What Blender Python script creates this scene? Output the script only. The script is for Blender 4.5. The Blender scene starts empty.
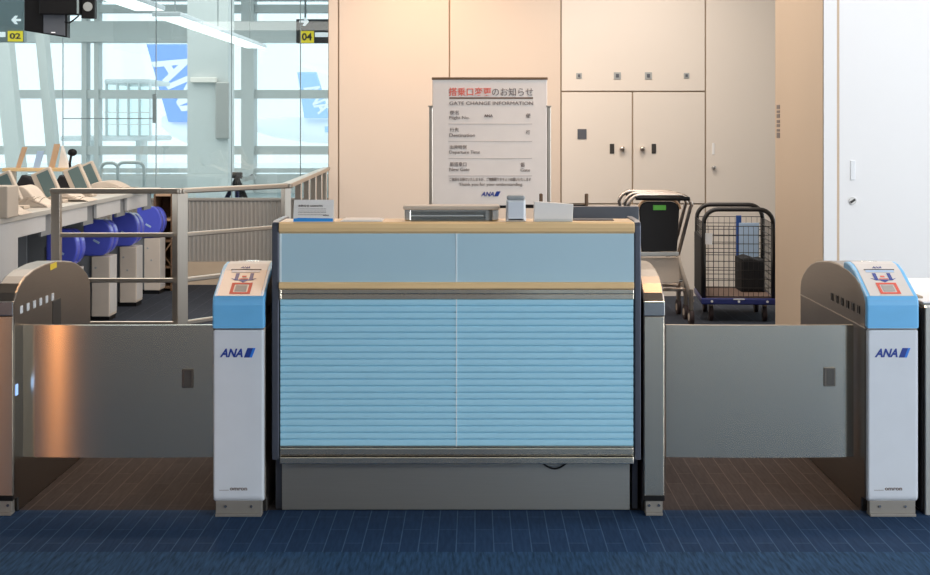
import bpy, bmesh, math
from mathutils import Vector, Matrix, Euler

SC = bpy.context.scene
COL = SC.collection
F = 1540.0            # focal length in pixels of the 930 px wide picture
VX, VY, H = 475.0, 125.0, 1.4

# ------------------------------------------------------------------ camera
cam_data = bpy.data.cameras.new('camera')
cam = bpy.data.objects.new('camera', cam_data)
COL.objects.link(cam)
cam.location = (0, 0, H)
cam.rotation_euler = (math.pi / 2, 0, 0)
cam_data.sensor_width = 36
cam_data.lens = F / 930 * 36
cam_data.shift_x = (465 - VX) / 930
cam_data.shift_y = -(287.5 - VY) / 930
cam_data.clip_end = 500
SC.camera = cam

# ------------------------------------------------------------------ world, lamps, exposure
SC.view_settings.view_transform = 'Standard'
SC.view_settings.look = 'None'
SC.view_settings.exposure = 0.08
SC.view_settings.gamma = 1.0
SC.view_settings.use_curve_mapping = False
SC.cycles.max_bounces = 10
SC.cycles.transparent_max_bounces = 16
SC.cycles.use_denoising = True
SC.cycles.sample_clamp_indirect = 4.0

world = bpy.data.worlds.new('sky')
SC.world = world
world.use_nodes = True
bg = world.node_tree.nodes['Background']
bg.inputs[0].default_value = (0.86, 0.94, 1.0, 1)
bg.inputs[1].default_value = 1.75


def area(name, loc, rot, sx, sy, power, color):
    l = bpy.data.lights.new(name, 'AREA')
    l.shape = 'RECTANGLE'
    l.size, l.size_y, l.energy, l.color = sx, sy, power, color
    o = bpy.data.objects.new(name, l)
    o.location = loc
    o.rotation_euler = rot
    COL.objects.link(o)
    return o


def spot(name, loc, target, power, color, angle=70, radius=0.06, blend=0.6):
    l = bpy.data.lights.new(name, 'SPOT')
    l.energy, l.color, l.spot_size, l.spot_blend, l.shadow_soft_size = power, color, math.radians(angle), blend, radius
    o = bpy.data.objects.new(name, l)
    o.location = loc
    d = Vector(target) - Vector(loc)
    o.rotation_euler = d.to_track_quat('-Z', 'Y').to_euler()
    COL.objects.link(o)
    return o


WARM = (1.0, 0.62, 0.36)
# daylight from the tall windows of the hall behind and to the right of the camera
area('daylight_hall', (6.6, -1.5, 2.1), (math.radians(84), 0, math.radians(42)), 4.0, 2.2, 320, (0.93, 0.96, 1.0))
# soft fill lights added under the ceilings, the first lifts the back area
area('fill_gate_hall', (-0.6, 10.0, 3.28), (0, 0, 0), 6.0, 3.2, 170, (1.0, 0.90, 0.80))
area('fill_east', (3.2, 6.6, 3.28), (math.radians(28), 0, 0), 3.5, 1.5, 115, (0.98, 0.98, 1.0))  # added fill that whitens the right wall
area('fill_concourse', (-7, 24, 4.38), (0, 0, 0), 14, 10, 900, (1.0, .99, .96))  # added fill that brightens the far facade
area('fill_front', (-1.0, -2.2, 3.28), (0, 0, 0), 9.0, 2.6, 115, (1.0, 0.94, 0.86))  # added fill for hall walls, floor and the steel fronts
# unseen warm spot, added to throw the streak onto the left flap
spot('streak_spot', (-5.6, -5.5, 2.4), (-1.45, 5.6, 0.42), 230, (1.0, .40, .14), 7, .03)
# warm ceiling downlights
spot('downlight_wall_west', (-0.45, 11.6, 3.25), (-0.3, 12.6, 0.9), 95, WARM, 110, 0.08, 1)
spot('downlight_wall_east', (1.2, 11.3, 3.25), (1.5, 12.6, 0.9), 75, (1.0, .84, .72), 110, 0.08, 1)
spot('downlight_lane_west', (-1.3, 7.2, 3.25), (-1.3, 6.6, 0), 95, WARM, 80, 0.08)
spot('downlight_lane_east', (1.05, 7.2, 3.25), (1.05, 6.6, 0), 95, WARM, 80, 0.08)
spot('downlight_counter', (0.0, 7.0, 3.25), (0.0, 7.0, 0), 70, WARM, 80, 0.08)
spot('downlight_desk', (-2.4, 9.4, 3.25), (-2.6, 9.6, 0), 45, (1, .75, .55), 100, 0.08)


# ------------------------------------------------------------------ materials
def mat(name, color, rough=0.5, metal=0.0, spec=0.5, emit=None, emit_s=0.0, noise=None, aniso=0.0, coat=0.0):
    m = bpy.data.materials.new(name)
    m.use_nodes = True
    nt = m.node_tree
    p = nt.nodes['Principled BSDF']
    p.inputs['Base Color'].default_value = (*color, 1)
    p.inputs['Roughness'].default_value = rough
    p.inputs['Metallic'].default_value = metal
    p.inputs['Specular IOR Level'].default_value = spec
    p.inputs['Coat Weight'].default_value = coat
    if aniso:
        p.inputs['Anisotropic'].default_value = aniso
        tg = nt.nodes.new('ShaderNodeCombineXYZ')      # brushed across, so highlights stretch upright
        tg.inputs[2].default_value = 1.0
        nt.links.new(tg.outputs[0], p.inputs['Tangent'])
    if emit:
        p.inputs['Emission Color'].default_value = (*emit, 1)
        p.inputs['Emission Strength'].default_value = emit_s
    # every surface has a little procedural variation
    sc, amt, stretch = noise if noise else (12, 0.05, (1, 1, 1))
    tc = nt.nodes.new('ShaderNodeTexCoord')
    mp = nt.nodes.new('ShaderNodeMapping')
    mp.inputs['Scale'].default_value = stretch
    nz = nt.nodes.new('ShaderNodeTexNoise')
    nz.inputs['Scale'].default_value = sc
    nz.inputs['Detail'].default_value = 4
    mx = nt.nodes.new('ShaderNodeMix')
    mx.data_type = 'RGBA'
    mx.inputs[6].default_value = (*[c * (1 - amt) for c in color], 1)
    mx.inputs[7].default_value = (*[min(1, c * (1 + amt)) for c in color], 1)
    nt.links.new(tc.outputs['Object'], mp.inputs[0])
    nt.links.new(mp.outputs[0], nz.inputs['Vector'])
    nt.links.new(nz.outputs[0], mx.inputs[0])
    nt.links.new(mx.outputs[2], p.inputs['Base Color'])
    return m


def glass(name, tint, gloss=0.08, rough=0.0):
    m = bpy.data.materials.new(name)
    m.use_nodes = True
    nt = m.node_tree
    nt.nodes.clear()
    out = nt.nodes.new('ShaderNodeOutputMaterial')
    tr = nt.nodes.new('ShaderNodeBsdfTransparent')
    tr.inputs[0].default_value = (*tint, 1)
    gl = nt.nodes.new('ShaderNodeBsdfGlossy')
    gl.inputs['Roughness'].default_value = rough
    mx = nt.nodes.new('ShaderNodeMixShader')
    fr = nt.nodes.new('ShaderNodeLayerWeight')
    fr.inputs[0].default_value = 0.25
    ad = nt.nodes.new('ShaderNodeMath')
    ad.operation = 'MULTIPLY_ADD'
    ad.inputs[1].default_value = 0.5
    ad.inputs[2].default_value = gloss
    nt.links.new(fr.outputs['Fresnel'], ad.inputs[0])
    nt.links.new(ad.outputs[0], mx.inputs[0])
    nt.links.new(tr.outputs[0], mx.inputs[1])
    nt.links.new(gl.outputs[0], mx.inputs[2])
    nt.links.new(mx.outputs[0], out.inputs[0])
    return m


M = {
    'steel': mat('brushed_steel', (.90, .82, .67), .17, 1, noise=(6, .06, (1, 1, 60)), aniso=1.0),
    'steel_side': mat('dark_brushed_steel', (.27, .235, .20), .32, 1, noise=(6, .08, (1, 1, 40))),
    'steel_edge': mat('bright_steel', (.72, .70, .66), .22, 1),
    'steel_rail': mat('satin_rail_steel', (.50, .45, .39), .34, 1, noise=(5, .08, (40, 40, 1))),
    'steel_kick': mat('kickplate_steel', (.56, .56, .52), .33, 1, noise=(6, .06, (1, 1, 60)), aniso=0.8),
    'white_unit': mat('white_painted_metal', (.70, .74, .79), .35, 0),
    'blue_cap': mat('sky_blue_plastic', (.17, .52, .88), .35, 0, noise=(8, .08, (1, 1, 3))),
    'print': mat('printed_panel', (.86, .79, .73), .4),
    'navy': mat('navy_ink', (.01, .045, .30), .5),
    'azure': mat('azure_ink', (.02, .20, .75), .5),
    'dark_ink': mat('dark_ink', (.03, .03, .04), .6),
    'grey_ink': mat('grey_ink', (.20, .16, .15), .6),
    'red_ink': mat('red_ink', (.75, .10, .06), .6),
    'red_soft': mat('vermilion_ink', (.80, .18, .13), .6),
    'line_ink': mat('rule_ink', (.58, .52, .48), .6),
    'grey_patch': mat('grey_patch', (.38, .36, .34), .6),
    'lightblue': mat('light_blue_strip', (.45, .60, .80), .4),
    'dark_slot': mat('dark_recess', (.03, .028, .026), .6),
    'slot_light': mat('light_sensor_window', (.75, .80, .85), .25),
    'slot_blue': mat('lit_blue_sensor', (.3, .5, .9), .3, emit=(.35, .55, 1), emit_s=.8),
    'yellow': mat('yellow_sticker', (.85, .62, .03), .5),
    'black': mat('black_plastic', (.006, .006, .007), .5, spec=.25),
    'foot_metal': mat('foot_metal', (.30, .28, .25), .45, .4),
    'slot_grey': mat('grey_recess', (.10, .095, .085), .5),
    'sheet': mat('cap_sheet', (.68, .65, .62), .4),
    'wood': mat('honey_wood', (.88, .60, .30), .42, noise=(4, .12, (1, 12, 12)), coat=.15),
    'panel_upper': mat('grey_blue_laminate', (.45, .64, .73), .40, noise=(3, .05, (1, 1, 1))),
    'slat': mat('sky_blue_slat', (.40, .72, .88), .36, noise=(40, .06, (1, 1, 6))),
    'trim_dark': mat('slate_trim', (.10, .11, .14), .35, .5),
    'seam': mat('pale_joint', (.75, .86, .90), .6),
    'carcass': mat('dark_carcass', (.02, .02, .022), .7),
    'wall': mat('beige_laminate_wall', (.66, .56, .47), .55, noise=(1.2, .02, (1, 1, 1))),
    'wall_pale': mat('pale_laminate_door', (.74, .68, .61), .55, noise=(1.2, .02, (1, 1, 1))),
    'wall_white': mat('white_wall_panel', (.86, .86, .86), .55, noise=(1.2, .015, (1, 1, 1))),
    'tan': mat('tan_column_paint', (.62, .47, .34), .6, noise=(1.2, .03, (1, 1, 1))),
    'gap': mat('joint_shadow_gap', (.42, .33, .24), .8),
    'ceiling': mat('ceiling_paint', (.70, .69, .66), .8),
    'facade': mat('grey_metal', (.60, .62, .61), .5, .2),
    'facade_dark': mat('dark_teal_metal', (.17, .24, .25), .5, .2),
    'concourse': mat('concourse_floor', (.30, .38, .40), .35),
    'apron': mat('concrete_apron', (.85, .86, .87), .8),
    'tail_blue': mat('aircraft_blue', (.22, .40, .95), .5),
    'tail_pale': mat('aircraft_light_blue', (.45, .66, .95), .5),
    'aircraft': mat('aircraft_white', (.95, .96, .98), .4),
    'cream': mat('cream_plastic', (.56, .47, .38), .5, noise=(6, .06, (1, 1, 1))),
    'cream_cloth': mat('cream_dust_cover', (.58, .50, .42), .8, noise=(14, .12, (1, 1, 1))),
    'desk_white': mat('pale_grey_cabinet', (.62, .61, .60), .5),
    'desk_shade': mat('grey_desk_panel', (.26, .27, .28), .55),
    'worktop': mat('grey_beige_worktop', (.50, .47, .42), .4),
    'pedestal': mat('warm_white_pedestal', (.66, .58, .50), .5),
    'blue_hood': mat('cobalt_plastic', (.10, .13, .72), .35, coat=.3),
    'screen': mat('unlit_screen', (.13, .19, .19), .15, coat=.5),
    'tan_board': mat('tan_board', (.62, .40, .24), .55),
    'rib': mat('ribbed_grey_panel', (.42, .40, .37), .5, .2, noise=(8, .1, (10, 1, 1))),
    'beige_kick': mat('beige_kickboard', (.62, .50, .37), .55),
    'brown': mat('brown_crate_wood', (.17, .10, .055), .65, noise=(5, .2, (2, 2, 10))),
    'black_tube': mat('black_powder_coat', (.02, .018, .017), .35),
    'chrome': mat('worn_chrome', (.55, .48, .42), .28, 1),
    'cart_blue': mat('deep_blue_deck_rim', (.02, .03, .16), .4),
    'cart_blue_bright': mat('blue_strap', (.015, .07, .28), .5),
    'deck': mat('brown_deck_mat', (.20, .13, .10), .7),
    'green': mat('green_label', (.12, .55, .06), .5),
    'white': mat('white_plastic', (.80, .82, .84), .4),
    'paper': mat('white_paper', (.86, .82, .77), .8),
    'paper_blue': mat('blue_print', (.03, .30, .78), .7),
    'grey_plastic': mat('grey_plastic', (.36, .38, .38), .5),
    'monitor_dark': mat('slate_monitor_back', (.09, .10, .12), .5),
    'tyre': mat('dark_tyre', (.035, .02, .02), .7),
    'cloth_black': mat('black_cloth', (.012, .012, .014), .9),
    'lamp': mat('lit_diffuser', (.9, .9, .9), .5, emit=(1, .96, .92), emit_s=1.3),
    'sign_body': mat('dark_sign_face', (.02, .022, .025), .4),
    'sign_grey': mat('grey_sign_face', (.20, .26, .27), .4),
    'arrow': mat('white_arrow_face', (.9, .92, .95), .4, emit=(1, 1, 1), emit_s=.5),
    'sign_yellow': mat('yellow_sign_face', (.9, .70, .02), .4, emit=(1, .75, .02), emit_s=.4),
    'glass': glass('tinted_glass', (.90, .955, .955), .09),
    'glass_clear': glass('clear_glass', (.95, .98, .98), .03),
    'acrylic': glass('acrylic', (.93, .96, .97), .08, .05),
    'gasket': mat('grey_gasket', (.26, .33, .34), .5),
    'steel_panel_reader': mat('satin_grey', (.45, .44, .42), .4, .7),
}


def carpet(name, base, line, pitch, line_amt, fuzz=0.0, rough=0.95):
    m = bpy.data.materials.new(name)
    m.use_nodes = True
    nt = m.node_tree
    p = nt.nodes['Principled BSDF']
    p.inputs['Roughness'].default_value = rough
    p.inputs['Specular IOR Level'].default_value = 0.15
    tc = nt.nodes.new('ShaderNodeTexCoord')
    br = nt.nodes.new('ShaderNodeTexBrick')
    br.offset = 0.5
    br.inputs['Scale'].default_value = 1.0
    br.inputs['Brick Width'].default_value = pitch
    br.inputs['Row Height'].default_value = pitch * 2
    br.inputs['Mortar Size'].default_value = 0.0022
    br.inputs['Mortar Smooth'].default_value = 0.4
    br.inputs['Color1'].default_value = (*base, 1)
    br.inputs['Color2'].default_value = (*[c * .86 for c in base], 1)
    br.inputs['Mortar'].default_value = (*line, 1)
    # bricks run along Y: swap the axes
    mp = nt.nodes.new('ShaderNodeMapping')
    mp.inputs['Rotation'].default_value = (0, 0, 0)
    nt.links.new(tc.outputs['Object'], mp.inputs[0])
    sw = nt.nodes.new('ShaderNodeSeparateXYZ')
    cb = nt.nodes.new('ShaderNodeCombineXYZ')
    nt.links.new(mp.outputs[0], sw.inputs[0])
    nt.links.new(sw.outputs[0], cb.inputs[1])
    nt.links.new(sw.outputs[1], cb.inputs[0])
    br.inputs['Brick Width'].default_value = pitch * 5.5
    br.inputs['Row Height'].default_value = pitch
    nt.links.new(cb.outputs[0], br.inputs['Vector'])
    nz = nt.nodes.new('ShaderNodeTexNoise')
    nz.inputs['Scale'].default_value = 95
    nz.inputs['Detail'].default_value = 5
    mp2 = nt.nodes.new('ShaderNodeMapping')
    mp2.inputs['Scale'].default_value = (1.0, 0.10, 1)
    mp2.inputs['Rotation'].default_value = (0, 0, math.radians(58))
    nt.links.new(tc.outputs['Object'], mp2.inputs[0])
    nt.links.new(mp2.outputs[0], nz.inputs['Vector'])
    mx = nt.nodes.new('ShaderNodeMix')
    mx.data_type = 'RGBA'
    mx.inputs[0].default_value = line_amt
    mx.inputs[6].default_value = (*base, 1)
    nt.links.new(br.outputs[0], mx.inputs[7])
    rmp = nt.nodes.new('ShaderNodeMapRange')
    rmp.inputs[1].default_value = .3
    rmp.inputs[2].default_value = .7
    rmp.inputs[3].default_value = 1 - .14 - fuzz
    rmp.inputs[4].default_value = 1 + .14 + fuzz
    nt.links.new(nz.outputs[0], rmp.inputs[0])
    ml = nt.nodes.new('ShaderNodeMix')
    ml.data_type = 'RGBA'
    ml.blend_type = 'MULTIPLY'
    ml.inputs[0].default_value = 1
    nt.links.new(mx.outputs[2], ml.inputs[6])
    nt.links.new(rmp.outputs[0], ml.inputs[7])
    nt.links.new(ml.outputs[2], p.inputs['Base Color'])
    return m


M['carpet_blue'] = carpet('blue_grid_carpet', (.021, .052, .118), (.060, .115, .20), .0625, 1.0)
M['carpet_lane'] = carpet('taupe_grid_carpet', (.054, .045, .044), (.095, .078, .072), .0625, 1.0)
M['carpet_fuzz'] = carpet('blue_woven_carpet', (.027, .070, .140), (.09, .16, .26), .0625, 0.0, .30)
M['carpet_far'] = carpet('slate_carpet', (.040, .048, .065), (.10, .11, .14), .125, .7)


# ------------------------------------------------------------------ geometry helpers
def X(px, d): return (px - VX) * d / F
def Z(py, d): return H - (py - VY) * d / F


class MB:
    def __init__(self):
        self.bm = bmesh.new()

    def _mi(self, faces, mi):
        for f in faces:
            f.material_index = mi

    def box(self, x0, x1, y0, y1, z0, z1, bev=0, mi=0, seg=2, rot=None, piv=None):
        r = bmesh.ops.create_cube(self.bm, size=1)
        vs = r['verts']
        for v in vs:
            v.co = Vector(((x0 + x1) / 2 + v.co.x * (x1 - x0), (y0 + y1) / 2 + v.co.y * (y1 - y0), (z0 + z1) / 2 + v.co.z * (z1 - z0)))
        fs = list({f for v in vs for f in v.link_faces})
        self._mi(fs, mi)
        if bev:
            es = list({e for v in vs for e in v.link_edges})
            rr = bmesh.ops.bevel(self.bm, geom=es, offset=bev, segments=seg, affect='EDGES', profile=.5)
            vs = list({v for f in rr['faces'] for v in f.verts} | {v for v in vs if v.is_valid})
            self._mi({f for v in vs for f in v.link_faces}, mi)
        if rot is not None:
            piv = Vector(piv) if piv else Vector(((x0 + x1) / 2, (y0 + y1) / 2, (z0 + z1) / 2))
            R = Euler(rot).to_matrix()
            for v in vs:
                v.co = piv + R @ (v.co - piv)
        return self

    def prism(self, prof, a0, a1, axis='x', bev=0, mi=0, seg=2):
        """prof: 2D outline; axis x -> prof is (y,z); axis y -> (x,z); axis z -> (x,y)"""
        def mk(p, a):
            return {'x': (a, p[0], p[1]), 'y': (p[0], a, p[1]), 'z': (p[0], p[1], a)}[axis]
        n = len(prof)
        v0 = [self.bm.verts.new(mk(p, a0)) for p in prof]
        v1 = [self.bm.verts.new(mk(p, a1)) for p in prof]
        fs = [self.bm.faces.new(v0), self.bm.faces.new(v1[::-1])]
        for i in range(n):
            fs.append(self.bm.faces.new((v0[i], v1[i], v1[(i + 1) % n], v0[(i + 1) % n])))
        bmesh.ops.recalc_face_normals(self.bm, faces=fs)
        self._mi(fs, mi)
        if bev:
            es = [e for f in fs[:2] for e in f.edges]
            bmesh.ops.bevel(self.bm, geom=es, offset=bev, segments=seg, affect='EDGES', profile=.5)
        return self

    def tube(self, pts, r, n=10, mi=0, closed=False, cap=True):
        pts = [Vector(p) for p in pts]
        rings = []
        N = len(pts)
        prev = None
        for i, p in enumerate(pts):
            a = pts[(i - 1) % N] if (closed or i > 0) else p
            b = pts[(i + 1) % N] if (closed or i < N - 1) else p
            t = (b - a).normalized()
            if prev is None:
                u = t.orthogonal().normalized()
            else:
                u = (prev - t * prev.dot(t)).normalized()
            prev = u
            w = t.cross(u)
            rings.append([self.bm.verts.new(p + r * (math.cos(2 * math.pi * k / n) * u + math.sin(2 * math.pi * k / n) * w)) for k in range(n)])
        cnt = N if closed else N - 1
        fs = []
        for i in range(cnt):
            A, B = rings[i], rings[(i + 1) % N]
            for k in range(n):
                fs.append(self.bm.faces.new((A[k], A[(k + 1) % n], B[(k + 1) % n], B[k])))
        if cap and not closed:
            fs.append(self.bm.faces.new(rings[0][::-1]))
            fs.append(self.bm.faces.new(rings[-1]))
        for f in fs:
            f.smooth = len(f.verts) == 4
            f.material_index = mi
        return self

    def cyl(self, c, r, h, axis='z', n=24, mi=0, r2=None):
        c = Vector(c)
        ax = {'x': Vector((1, 0, 0)), 'y': Vector((0, 1, 0)), 'z': Vector((0, 0, 1))}[axis]
        u = ax.orthogonal().normalized()
        w = ax.cross(u)
        r2 = r if r2 is None else r2
        A = [self.bm.verts.new(c + r * (math.cos(2 * math.pi * k / n) * u + math.sin(2 * math.pi * k / n) * w)) for k in range(n)]
        B = [self.bm.verts.new(c + ax * h + r2 * (math.cos(2 * math.pi * k / n) * u + math.sin(2 * math.pi * k / n) * w)) for k in range(n)]
        fs = [self.bm.faces.new(A[::-1]), self.bm.faces.new(B)]
        for k in range(n):
            f = self.bm.faces.new((A[k], A[(k + 1) % n], B[(k + 1) % n], B[k]))
            f.smooth = True
            fs.append(f)
        self._mi(fs, mi)
        return self

    def ball(self, c, r, sx=1, sy=1, sz=1, mi=0):
        rr = bmesh.ops.create_uvsphere(self.bm, u_segments=16, v_segments=10, radius=r)
        for v in rr['verts']:
            v.co = Vector(c) + Vector((v.co.x * sx, v.co.y * sy, v.co.z * sz))
        for f in {f for v in rr['verts'] for f in v.link_faces}:
            f.smooth = True
            f.material_index = mi
        return self

    def quad(self, pts, mi=0):
        f = self.bm.faces.new([self.bm.verts.new(p) for p in pts])
        f.material_index = mi
        return self

    def text(self, s, org, w=None, h=None, u=(1, 0, 0), v=(0, 0, 1), shear=0, bold=0, ext=.0008, mi=0, align='L'):
        """text fitted into width w and/or height h, lower left corner at org, in the plane of u and v"""
        cu = bpy.data.curves.new('lettering', 'FONT')
        cu.body = s
        cu.size = 1
        cu.shear = shear
        cu.offset = bold
        cu.extrude = .01
        cu.resolution_u = 3
        ob = bpy.data.objects.new('lettering_source', cu)
        COL.objects.link(ob)
        bpy.context.view_layer.update()
        me = bpy.data.meshes.new_from_object(ob.evaluated_get(bpy.context.evaluated_depsgraph_get()))
        bpy.data.objects.remove(ob)
        if not me.vertices:
            return self
        xs = [q.co.x for q in me.vertices]
        ys = [q.co.y for q in me.vertices]
        x0, x1, y0, y1 = min(xs), max(xs), min(ys), max(ys)
        su = w / (x1 - x0) if w else None
        sv = h / (y1 - y0) if h else None
        su = su or sv
        sv = sv or su
        ox = {'L': x0, 'C': (x0 + x1) / 2, 'R': x1}[align]
        u, v = Vector(u).normalized(), Vector(v).normalized()
        n = u.cross(v)
        org = Vector(org)
        vs = [self.bm.verts.new(org + u * (q.co.x - ox) * su + v * (q.co.y - y0) * sv + n * (q.co.z / .01 * ext)) for q in me.vertices]
        for pl in me.polygons:
            try:
                f = self.bm.faces.new([vs[i] for i in pl.vertices])
                f.material_index = mi
            except ValueError:
                pass
        bpy.data.meshes.remove(me)
        bpy.data.curves.remove(cu)
        return self

    def build(self, name, mats, parent=None, loc=(0, 0, 0), smooth=False, label=None):
        me = bpy.data.meshes.new(name)
        if smooth:
            for f in self.bm.faces:
                f.smooth = True
        for e in self.bm.edges:
            if len(e.link_faces) != 2 or e.calc_face_angle(0) > .6:
                e.smooth = False
        self.bm.to_mesh(me)
        self.bm.free()
        if not isinstance(mats, (list, tuple)):
            mats = [mats]
        for q in mats:
            me.materials.append(M[q])
        o = bpy.data.objects.new(name, me)
        COL.objects.link(o)
        o.location = loc
        if parent:
            o.parent = parent
        if label:
            o['label'] = label
        return o


def thing(name, label, cat, loc=(0, 0, 0), rz=0, group=None):
    o = bpy.data.objects.new(name, None)
    o.empty_display_size = .1
    COL.objects.link(o)
    o.location = loc
    o.rotation_euler = (0, 0, rz)
    return tag(o, label, cat, group)


def tag(o, label, cat, group=None):
    o['label'] = label
    o['category'] = cat
    if group:
        o['group'] = group
    return o


def struct(o):
    o['kind'] = 'structure'
    return o


def copy_thing(root, loc, label, rz=None, group=None):
    def cp(o, parent):
        c = o.copy()
        COL.objects.link(c)
        if parent:
            c.parent = parent
        for ch in [q for q in list(COL.objects) if q.parent == o]:
            cp(ch, c)
        return c
    r = cp(root, None)
    r.location = loc
    if rz is not None:
        r.rotation_euler = (0, 0, rz)
    r['label'] = label
    if group:
        r['group'] = group
    return r


def arc(cx, cy, r, a0, a1, n=6):
    return [(cx + r * math.cos(math.radians(a0 + (a1 - a0) * i / n)), cy + r * math.sin(math.radians(a0 + (a1 - a0) * i / n))) for i in range(n + 1)]


# ================================================================== THE SETTING
YG = 5.528                      # front of the gate units
# floor
b = MB(); b.box(-9, 7, -6, 5.05, -.1, 0); b.build('floor', 'carpet_fuzz')
b = MB(); b.box(-9, 7, 5.05, 5.60, -.1, 0); b.build('floor_border_strip', 'carpet_blue')
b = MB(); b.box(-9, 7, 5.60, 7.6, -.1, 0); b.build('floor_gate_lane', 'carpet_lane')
b = MB(); b.box(-9, 7, 7.6, 13.55, -.1, 0); b.build('floor_gate_hall', 'carpet_far')
b = MB(); b.box(-22, 14, 13.55, 32.2, -.1, 0); b.build('floor_concourse', 'concourse')
for o in list(COL.objects):
    if o.name.startswith('floor'):
        struct(o)
b = MB(); b.box(-9, 7, -2, 13.6, 3.3, 3.4); struct(b.build('ceiling', 'ceiling'))
b = MB(); b.box(-22, 14, 13.6, 32.2, 4.4, 4.5); struct(b.build('ceiling_concourse', 'ceiling'))

# waiting hall behind the camera: solid warm wall on the left, open to daylight on the right
b = MB(); b.box(-9, 0.5, -6.1, -6, 0, 3.3); struct(b.build('wall_hall', 'wall'))
b = MB(); b.box(0.5, 7, -6.1, -6, 0, 1.3); b.box(0.5, 7, -6.1, -6, 2.7, 3.3); struct(b.build('wall_hall_window_side', 'grey_plastic'))
b = MB(); b.box(-9.1, -9, -6, 5.0, 0, 3.3); struct(b.build('wall_hall_left', 'wall'))
b = MB(); b.box(-9, 7, -6, -2, 3.3, 3.4); struct(b.build('ceiling_hall', 'ceiling'))
# back wall with its panel joints and service doors, facing the camera at 12.6 m
YB = 12.6
xl, xr = X(328, YB), X(800, YB)
b = MB()
b.box(xl, xr, YB + .02, YB + .9, 0, 3.3)
struct(b.build('wall_back', 'gap'))
ztop = 3.3
g = .006
def panel(name, px0, px1, py0, py1, m, yoff=0.0):
    z1 = ztop if py0 is None else Z(py0, YB)
    z0 = 0 if py1 is None else Z(py1, YB)
    bb = MB()
    bb.box(X(px0, YB) + g, X(px1, YB) - g, YB - .0 + yoff, YB + .02 + yoff, z0 + (g if py1 else 0), z1 - g, .002)
    return struct(bb.build(name, m))
panel('wall_panel_corner', 328, 338.5, None, None, 'wall')
panel('wall_panel_west', 338.5, 449.5, None, None, 'wall')
panel('wall_panel_middle', 449.5, 561, None, None, 'wall')
panel('wall_panel_low', 561, 705.5, 204, None, 'wall_pale')
d1 = panel('door_1', 561, 705.5, None, 91.5, 'wall_pale')
d2 = panel('door_2', 561, 632.5, 91.5, 204, 'wall_pale')
d3 = panel('door_3', 632.5, 705.5, 91.5, 204, 'wall_pale')
d4 = panel('door_4', 705.5, 800, None, None, 'wall_pale')

def wall_bit(name, px0, px1, py0, py1, m, parent, th=.006, rnd=False):
    bb = MB()
    if rnd:
        cx, cz, r = X((px0 + px1) / 2, YB), Z((py0 + py1) / 2, YB), (X(px1, YB) - X(px0, YB)) / 2
        bb.cyl((cx, YB + .004, cz), r, -.03, 'y', 20)
        bb.ball((cx, YB - .032, cz), r * 1.05, 1, .6, 1)
    else:
        bb.box(X(px0, YB), X(px1, YB), YB - th, YB + .004, Z(py1, YB), Z(py0, YB), .002)
    return bb.build(name, m, parent)
for cx, s in ((579, 5.5), (617.3, 7), (648.3, 7), (686.5, 5.5)):
    p_ = wall_bit('latch_plate', cx - s / 2, cx + s / 2, 75.7 - s / 2, 75.7 + s / 2, 'grey_plastic', d1)
    bb = MB(); bb.box(X(cx - s * .22, YB), X(cx + s * .22, YB), YB - .010, YB - .005, Z(75.7 + s * .25, YB), Z(75.7 - s * .25, YB), .001)
    bb.build('latch', 'monitor_dark', p_)
wall_bit('vent_plate', 577.5, 586.5, 129, 139, 'monitor_dark', d2)
wall_bit('recessed_pull', 609.8, 614.2, 143.8, 153.5, 'dark_slot', d2)
wall_bit('door_knob', 619.6, 624.6, 146.2, 151.2, 'chrome', d2, rnd=True)
wall_bit('door_knob', 639.8, 644.8, 146.2, 151.2, 'chrome', d3, rnd=True)
wall_bit('recessed_pull', 651.6, 656, 143.8, 153.5, 'dark_slot', d3)
wall_bit('pull_strip', 712, 714.4, 143, 154.5, 'wall_white', d4)
wall_bit('keyhole', 711.5, 715.3, 165.3, 169.3, 'steel_panel_reader', d4, rnd=True)

# tan return wall and the white wall at the right
YW = 9.0
xt = X(823.6, YW)
b = MB(); b.box(xt, xt + .3, YW + .001, xt * F / (775.3 - VX), 0, 3.3)
col = struct(b.build('wall_return', 'tan'))
b = MB()
for i, (y0, y1) in enumerate(((105, 109), (110.5, 113), (114, 118), (120, 123), (124, 127), (129, 131.5), (132.5, 138))):
    da, db = xt * F / (780 - VX), xt * F / (777 - VX)
    b.box(xt - .003, xt + .001, da, db, Z(y1, db), Z(y0, db), .0015)
b.build('small_notice_strip', 'grey_ink', col, label='dark vertical row of small characters')
b = MB(); b.box(xt + .001, 7, YW + .02, YW + .35, 0, 3.3); struct(b.build('wall_right', 'gap'))
b = MB(); b.box(xt, X(838, YW) - .006, YW, YW + .02, 0, 3.3, .002); struct(b.build('wall_right_jamb', 'wall_white'))
b = MB(); b.box(X(838.6, YW) + .004, X(838.6, YW) + 1.5, YW, YW + .02, 0, 3.3, .002)
d5 = struct(b.build('door_5', 'wall_white'))
b = MB(); b.box(X(838.6, YW) + 1.512, 7, YW, YW + .02, 0, 3.3, .002); struct(b.build('wall_right_panel', 'wall_white'))
b = MB(); b.box(X(850.3, YW), X(855, YW), YW - .008, YW + .001, Z(180, YW), Z(160.5, YW), .003)
b.build('pull_plate', 'white', d5)
b = MB(); b.cyl((X(852.5, YW), YW + .001, Z(200.8, YW)), .021, -.010, 'y', 28)
k = b.build('door_lock', 'steel_panel_reader', d5)
b = MB(); b.box(X(852.5, YW) - .016, X(852.5, YW) + .016, YW - .016, YW - .011, Z(200.8, YW) - .006, Z(200.8, YW) + .006, .002, rot=(0, math.radians(-35), 0))
b.build('lock_slot', 'dark_slot', k)

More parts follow.
